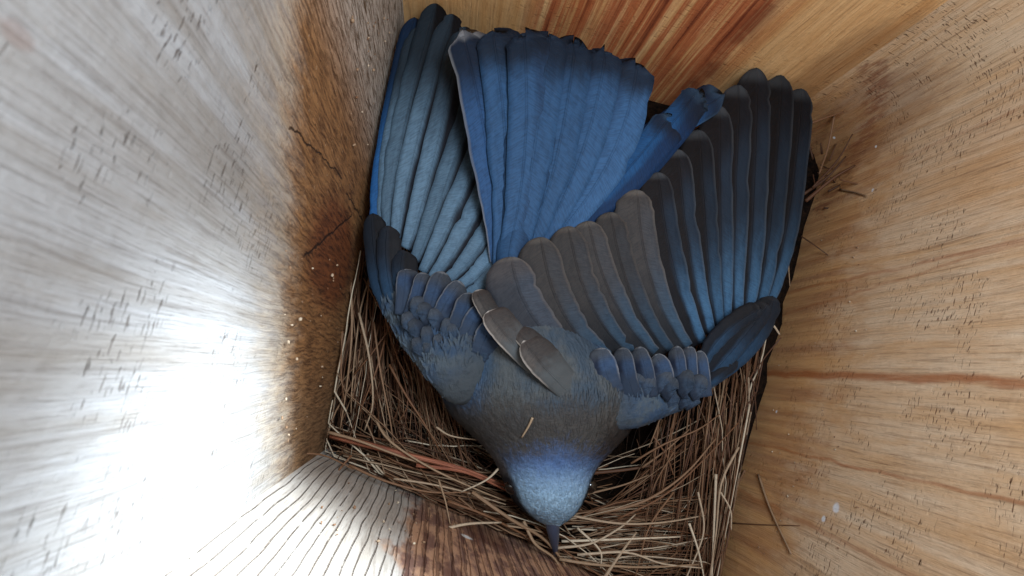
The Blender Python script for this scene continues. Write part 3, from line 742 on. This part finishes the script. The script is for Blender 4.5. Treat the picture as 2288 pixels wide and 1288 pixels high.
# tail ------------------------------------------------------------
def arm(name, secs, mat, parent, n=40, nt=24, barbs=900, back=None):
    """feathered arm of a wing: a flattened tube through (x, y, half width px, z, half depth)"""
    bm = bmesh.new(); uvl = bm.loops.layers.uv.new('UVMap')
    pts = spline([Vector((s[0], s[1], 0)) for s in secs], n); m = len(secs) - 1
    def par(i):
        s = i / (n - 1) * m; k = min(int(s), m - 1); f = s - k; f = f * f * (3 - 2 * f)
        return [secs[k][d] + (secs[k + 1][d] - secs[k][d]) * f for d in (2, 3, 4)]
    def pt(i, th):
        d = (pts[min(i + 1, n - 1)] - pts[max(i - 1, 0)]).normalized(); w, z, h = par(i)
        e = min(1, math.sqrt(max(0, 1 - (abs(i / (n - 1) * 2 - 1)) ** 8)) + .08)
        q = pts[i] + Vector((-d.y, d.x, 0)) * (w * e * math.cos(th))
        return P(q.x, q.y, z) + Vector((0, 0, h * e * math.sin(th)))
    rows = [[bm.verts.new(pt(i, 2 * math.pi * j / nt)) for j in range(nt)] for i in range(n)]
    for i in range(n - 1):
        for j in range(nt):
            f = bm.faces.new((rows[i][j], rows[i][(j + 1) % nt], rows[i + 1][(j + 1) % nt], rows[i + 1][j]))
            for l, x in zip(f.loops, ((i, j), (i, j + 1), (i + 1, j + 1), (i + 1, j))): l[uvl].uv = (.5 - .5 * math.cos(2 * math.pi * x[1] / nt), x[0] / n)
    bm.faces.new(rows[0][::-1]); bm.faces.new(rows[-1]); bmesh.ops.recalc_face_normals(bm, faces=bm.faces)
    for _ in range(barbs):
        i = random.randrange(1, n - 1); th = random.uniform(.05, math.pi - .05); p = pt(i, th)
        d = (P(back[0], back[1], p.z) - P(secs[m // 2][0], secs[m // 2][1], p.z)).normalized(); d = (d + Vector((random.gauss(0, .25), random.gauss(0, .25), 0))).normalized()
        barb(bm, uvl, p, d, Vector((0, 0, 1)), random.uniform(.0018, .0038), random.uniform(.0002, .0004), (.5 - .5 * math.cos(th), i / n), random.uniform(.0002, .0006))
    return obj(name, bm, mat, parent)
def arm_mat(name, a, b, c3):
    g = G(name); ob = g.n('ShaderNodeTexCoord').outputs['Object']; u, v = g.uv()
    n1 = g.noise(ob, 160, 4, .6); n2 = g.noise(ob, 600, 4, .65)
    c = g.mix(g.ss(n1, .38, .62), a, b); c = g.mix(g.ss(v, .26, .08), c, S(62, 68, 73)); c = g.mix(g.m('MULTIPLY', g.ss(n2, .52, .7), .5), c, c3)
    return g.done(c, .8, g.bump(g.m('ADD', n1, n2), .6, .0009), .15)
MA = arm_mat('shoulder_plumage', S(72, 82, 90), S(50, 68, 90), S(40, 46, 52))
# tail > tail_feather
g_tail = arm('tail', [(1135, 640, 30, .0270, .003), (1150, 540, 40, .0280, .003), (1180, 440, 60, .0285, .0012)], M_TL, bird, barbs=0, n=14)
tails = [  # exposed edge points, tip, width, side, material, z base, z tip   (from the lowest feather up)
 ([(1180, 560), (1390, 400), (1580, 225)], (1612, 214), 70, -1, M_TB, .0230, .0270),
 ([(1170, 560), (1350, 400), (1530, 215)], (1560, 206), 76, 1, M_TB, .0240, .0280),
 ([(1180, 560), (1340, 400), (1455, 300)], (1500, 262), 80, 1, M_TB, .0245, .0285),
([(1195, 600), (1388, 400), (1462, 165)], (1420, 138), 112, -1, M_TL, .0255, .0330),
 ([(1190, 600), (1330, 380), (1402, 150)], (1350, 112), 108, -1, M_TL, .0262, .0338),
 ([(1180, 600), (1280, 380), (1338, 125)], (1282, 90), 110, -1, M_TL, .0269, .0346),
 ([(1095, 590), (1050, 350), (986, 105)], (1036, 70), 106, 1, M_TE, .0262, .0340),
 ([(1100, 600), (1090, 350), (1050, 110)], (1104, 72), 106, 1, M_TL, .0269, .0347),
 ([(1170, 600), (1230, 380), (1280, 115)], (1226, 76), 112, -1, M_TL, .0276, .0354),
 ([(1108, 600), (1130, 350), (1120, 115)], (1174, 74), 108, 1, M_TL, .0280, .0360),
]
for e, tp, w, sd, mt, z0, z1 in tails:
    obj('tail_feather', feather_bm(e, tp, w, sd, z0, z1, camber=.0004, tilt=.0008, rnd=.30, base_w=.42, bow=.002, ragged=.012), mt, g_tail)

# right wing -------------------------------------------------------
rw = arm('wing', [(1290, 895, 84, .0235, .0060), (1400, 896, 64, .0250, .0060), (1490, 885, 42, .0220, .0055), (1560, 850, 30, .0200, .0045), (1620, 795, 22, .0190, .0035), (1665, 750, 16, .0180, .0025)], MA, bird, back=(1500, 600))
prim = [  # outermost first (lowest)
 ([(1722, 690), (1784, 520), (1813, 275)], (1790, 198), 62, M_RP),
 ([(1706, 694), (1750, 520), (1782, 260)], (1745, 168), 68, M_RP),
 ([(1684, 698), (1712, 520), (1728, 235)], (1690, 152), 70, M_RP),
 ([(1660, 706), (1672, 520), (1680, 260)], (1650, 190), 66, M_RP),
 ([(1636, 716), (1640, 540), (1640, 300)], (1606, 236), 64, M_RP),
 ([(1619, 728), (1610, 560), (1592, 345)], (1560, 290), 64, M_RP),
 ([(1601, 744), (1570, 560), (1545, 400)], (1512, 334), 64, M_RP),
 ([(1582, 764), (1534, 590), (1505, 450)], (1468, 385), 66, M_RP),
 ([(1551, 772), (1486, 610), (1462, 500)], (1422, 424), 74, M_RS),
 ([(1510, 779), (1440, 640), (1402, 535)], (1362, 474), 72, M_RS),
 ([(1477, 783), (1396, 645), (1352, 550)], (1312, 494), 72, M_RS),
 ([(1430, 785), (1350, 660), (1300, 560)], (1268, 506), 76, M_RS),
 ([(1385, 795), (1292, 680), (1250, 580)], (1206, 530), 84, M_RS),
 ([(1350, 815), (1230, 690), (1178, 620)], (1140, 574), 92, M_RT),
]
for k, (e, tp, w, mt) in enumerate(prim):
    z0 = .0200 + k * .00050; z1 = .0235 + k * .0007; w *= 1.22
    obj('flight_feather', feather_bm(e, tp, w, -1, z0, z1, camber=.0004, tilt=.0009, rnd=.62, base_w=.6, bow=.0018, ragged=.0006), mt, rw)
# alula and primary coverts: the dark blade at the bend
for e, tp, w, z0, z1 in (([(1570, 880), (1690, 790), (1730, 690)], (1728, 664), 60, .0210, .0225), ([(1560, 885), (1650, 800), (1700, 705)], (1716, 680), 56, .0235, .0250), ([(1555, 870), (1620, 770), (1690, 700)], (1700, 690), 44, .0255, .0275),
                          ([(1550, 885), (1600, 860), (1640, 815)], (1648, 808), 30, .0240, .0240)):
    obj('primary_covert', feather_bm(e, tp, w, -1, z0, z1, camber=.0010, tilt=-.0008, rnd=.6, base_w=.5, bow=.0015), M_CD, rw)
# greater coverts
gc = [([(1590, 890), (1586, 830), (1578, 800)], (1566, 782), 40), ([(1562, 892), (1562, 830), (1552, 798)], (1538, 778), 42), ([(1534, 892), (1536, 830), (1524, 795)], (1510, 778), 44),
      ([(1508, 890), (1504, 830), (1490, 798)], (1470, 780), 52), ([(1470, 888), (1462, 830), (1448, 798)], (1428, 780), 54), ([(1436, 884), (1424, 830), (1410, 798)], (1388, 778), 56), ([(1398, 876), (1380, 820), (1366, 795)], (1340, 776), 60)]
for k, (e, tp, w) in enumerate(gc):
    j = lambda a: random.gauss(0, a); e = [(x + j(2.5), y + j(3)) for x, y in e]; tp = (tp[0] + j(4), tp[1] + j(6)); w *= random.uniform(.85, 1.2)
    obj('greater_covert', feather_bm(e, tp, w, -1, .0270 + k * .0006, .0285 + k * .0008, camber=.0007, tilt=.0014, rnd=.75, base_w=.8, nseg=20, bow=.0008, jagk=.5), M_CV, rw)

# left wing --------------------------------------------------------
lw = arm('wing', [(1085, 880, 80, .0240, .0060), (1010, 800, 74, .0260, .0060), (950, 745, 60, .0235, .0055), (900, 690, 44, .0210, .0045), (866, 640, 30, .0195, .0035), (846, 580, 18, .0185, .0025)], MA, bird, back=(900, 300))
lp = [  # outermost first
 ([(840, 560), (829, 400), (866, 180)], (928, 40), 58, M_LE),
 ([(850, 520), (848, 350), (884, 160)], (940, 60), 62, M_LP),
 ([(858, 520), (862, 340), (905, 120)], (975, 8), 62, M_LP),
 ([(874, 535), (893, 350), (946, 160)], (1012, 32), 64, M_LP),
 ([(894, 555), (926, 400), (990, 220)], (1040, 60), 66, M_LP),
 ([(914, 580), (960, 430), (1030, 270)], (1085, 150), 66, M_LP),
 ([(933, 605), (985, 470), (1045, 350)], (1110, 260), 66, M_LP),
 ([(951, 620), (1012, 510), (1070, 420)], (1130, 340), 66, M_LP),
 ([(975, 630), (1040, 550), (1090, 480)], (1140, 430), 62, M_LP),
 ([(1000, 640), (1062, 585), (1110, 530)], (1150, 500), 58, M_LP),
 ([(1020, 655), (1080, 610), (1120, 575)], (1150, 550), 56, M_LP),
]
for k, (e, tp, w, mt) in enumerate(lp):
    w *= 1.15; z0 = .0180 + k * .0006; z1 = .0185 + k * .0006
    obj('flight_feather', feather_bm(e, tp, w, 1, z0, z1, camber=.0006, tilt=.0010, rnd=.55, base_w=.55, bow=.0012, ragged=.001), mt, lw)
for e, tp, w, z0, z1 in (([(880, 730), (828, 640), (824, 500)], (832, 478), 56, .0200, .0220), ([(905, 740), (850, 640), (848, 540)], (868, 505), 56, .0220, .0240), ([(920, 720), (878, 640), (872, 570)], (904, 560), 60, .0235, .0250)):
    obj('primary_covert', feather_bm(e, tp, w, 1, z0, z1, camber=.0010, tilt=-.0004, rnd=.6, base_w=.5, bow=.0015), M_CD, lw)
lc = [([(884, 705), (884, 640), (892, 612)], (908, 600), 46), ([(900, 712), (914, 650), (926, 618)], (944, 604), 50), ([(925, 722), (944, 665), (966, 628)], (988, 618), 54),
      ([(955, 732), (978, 675), (1006, 640)], (1030, 632), 56), ([(985, 748), (1010, 695), (1034, 664)], (1056, 656), 56), ([(1015, 765), (1038, 715), (1060, 690)], (1082, 684), 58), ([(1045, 785), (1066, 740), (1088, 716)], (1108, 712), 60)]
for k, (e, tp, w) in enumerate(lc):
    j = lambda a: random.gauss(0, a); e = [(x + j(2.5), y + j(3)) for x, y in e]; tp = (tp[0] + j(4), tp[1] + j(6)); w *= random.uniform(.85, 1.2)
    obj('greater_covert', feather_bm(e, tp, w, 1, .0265 + k * .0006, .0270 + k * .0009, camber=.0007, tilt=.0014, rnd=.6, base_w=.8, nseg=20, bow=.0008, jagk=.5), M_CV, lw)
# small scaly lesser coverts
def scales(n, a, b, w, sd, wing, z, drift):
    for i in range(n):
        s = i / (n - 1); p = Vector(a).lerp(Vector(b), s) + Vector((random.gauss(0, 4), random.gauss(0, 4))); t = p + Vector(drift) + Vector((random.gauss(0, 4), random.gauss(0, 4)))
        m = (p + t) / 2
        obj('lesser_covert', feather_bm([tuple(p), tuple(m), tuple(m.lerp(t, .6))], tuple(t), w, sd, z, z + .0014, camber=.0010, tilt=.0008, rnd=.6, base_w=.9, nseg=16), M_CDL, wing)
M_CDL = feather_mat('lesser_covert', S(62, 78, 98), S(50, 60, 76), S(74, 80, 88), .3, .25, S(110, 120, 130), outk=.3, shaft=.1)
scales(7, (890, 735), (1040, 850), 38, 1, lw, .0290, (6, -44))
scales(8, (905, 700), (1060, 800), 42, 1, lw, .0292, (16, -34))
scales(4, (920, 790), (985, 850), 38, 1, lw, .0285, (6, -44))
scales(9, (1372, 858), (1580, 876), 44, -1, rw, .0300, (-8, -34))
scales(8, (1400, 915), (1570, 905), 40, -1, rw, .0270, (-2, -44))
# scapulars over the join of wing and back
sc = [([(1150, 800), (1080, 716), (1052, 668)], (1066, 648), 44, 1, .0290, .0330), ([(1215, 868), (1114, 770), (1078, 716)], (1094, 694), 68, 1, .0322, .0362),
      ([(1240, 860), (1190, 800), (1150, 770)], (1150, 742), 50, 1, .0330, .0366), ([(1268, 905), (1192, 838), (1156, 792)], (1172, 760), 78, 1, .0335, .0388)]
for e, tp, w, sd, z0, z1 in sc:
    obj('scapular_feather', feather_bm(e, tp, w, sd, z0, z1, camber=.0014, tilt=.0012, rnd=.95, base_w=.75, bow=.0030, jagk=.25, ragged=.002), M_SC, rw)
# the straw on the crown
loose('grass_stem', [(1190, 934, .0345), (1180, 955, .0330), (1166, 978, .0310)], 6, .85, 'short pale yellow stem lying on the back of the bird\'s head')

# crumbs of wood and dry grass stuck to the boards
bm = bmesh.new(); uvl = bm.loops.layers.uv.verify(); tl = bm.verts.layers.float.new('tone')
def crumb(p, r):
    q = bmesh.ops.create_icosphere(bm, subdivisions=1, radius=r)['verts']; tn = random.uniform(.55, 1)
    sx = Vector((random.uniform(.5, 1.6), random.uniform(.5, 1.6), random.uniform(.4, 1.5)))
    for v in q: v.co = Vector((v.co.x * sx.x, v.co.y * sx.y, v.co.z * sx.z)) * random.uniform(.8, 1.2) + p; v[tl] = tn
for n, i, x0, x1, y0, y1 in ((40, 0, 620, 770, 560, 1000), (40, 0, 780, 900, 20, 330), (45, 3, 700, 1150, 1060, 1220), (60, 2, 1690, 1960, 330, 1240)):
    for _ in range(n):
        x, y = random.uniform(x0, x1), random.uniform(y0, y1); p = on_wall(i, x, y, .0002)
        if -.004 < p.z < .12 and (p.xy - nc).length < rho(math.atan2(p.y - nc.y, p.x - nc.x), nc) + .002: crumb(p, random.uniform(.00012, .00036))
o = obj('wood_crumbs', bm, straw_mat); o['kind'] = 'stuff'; o['label'] = 'pale crumbs of wood and grass stuck to the rough boards around the nest'; o['category'] = 'crumbs'
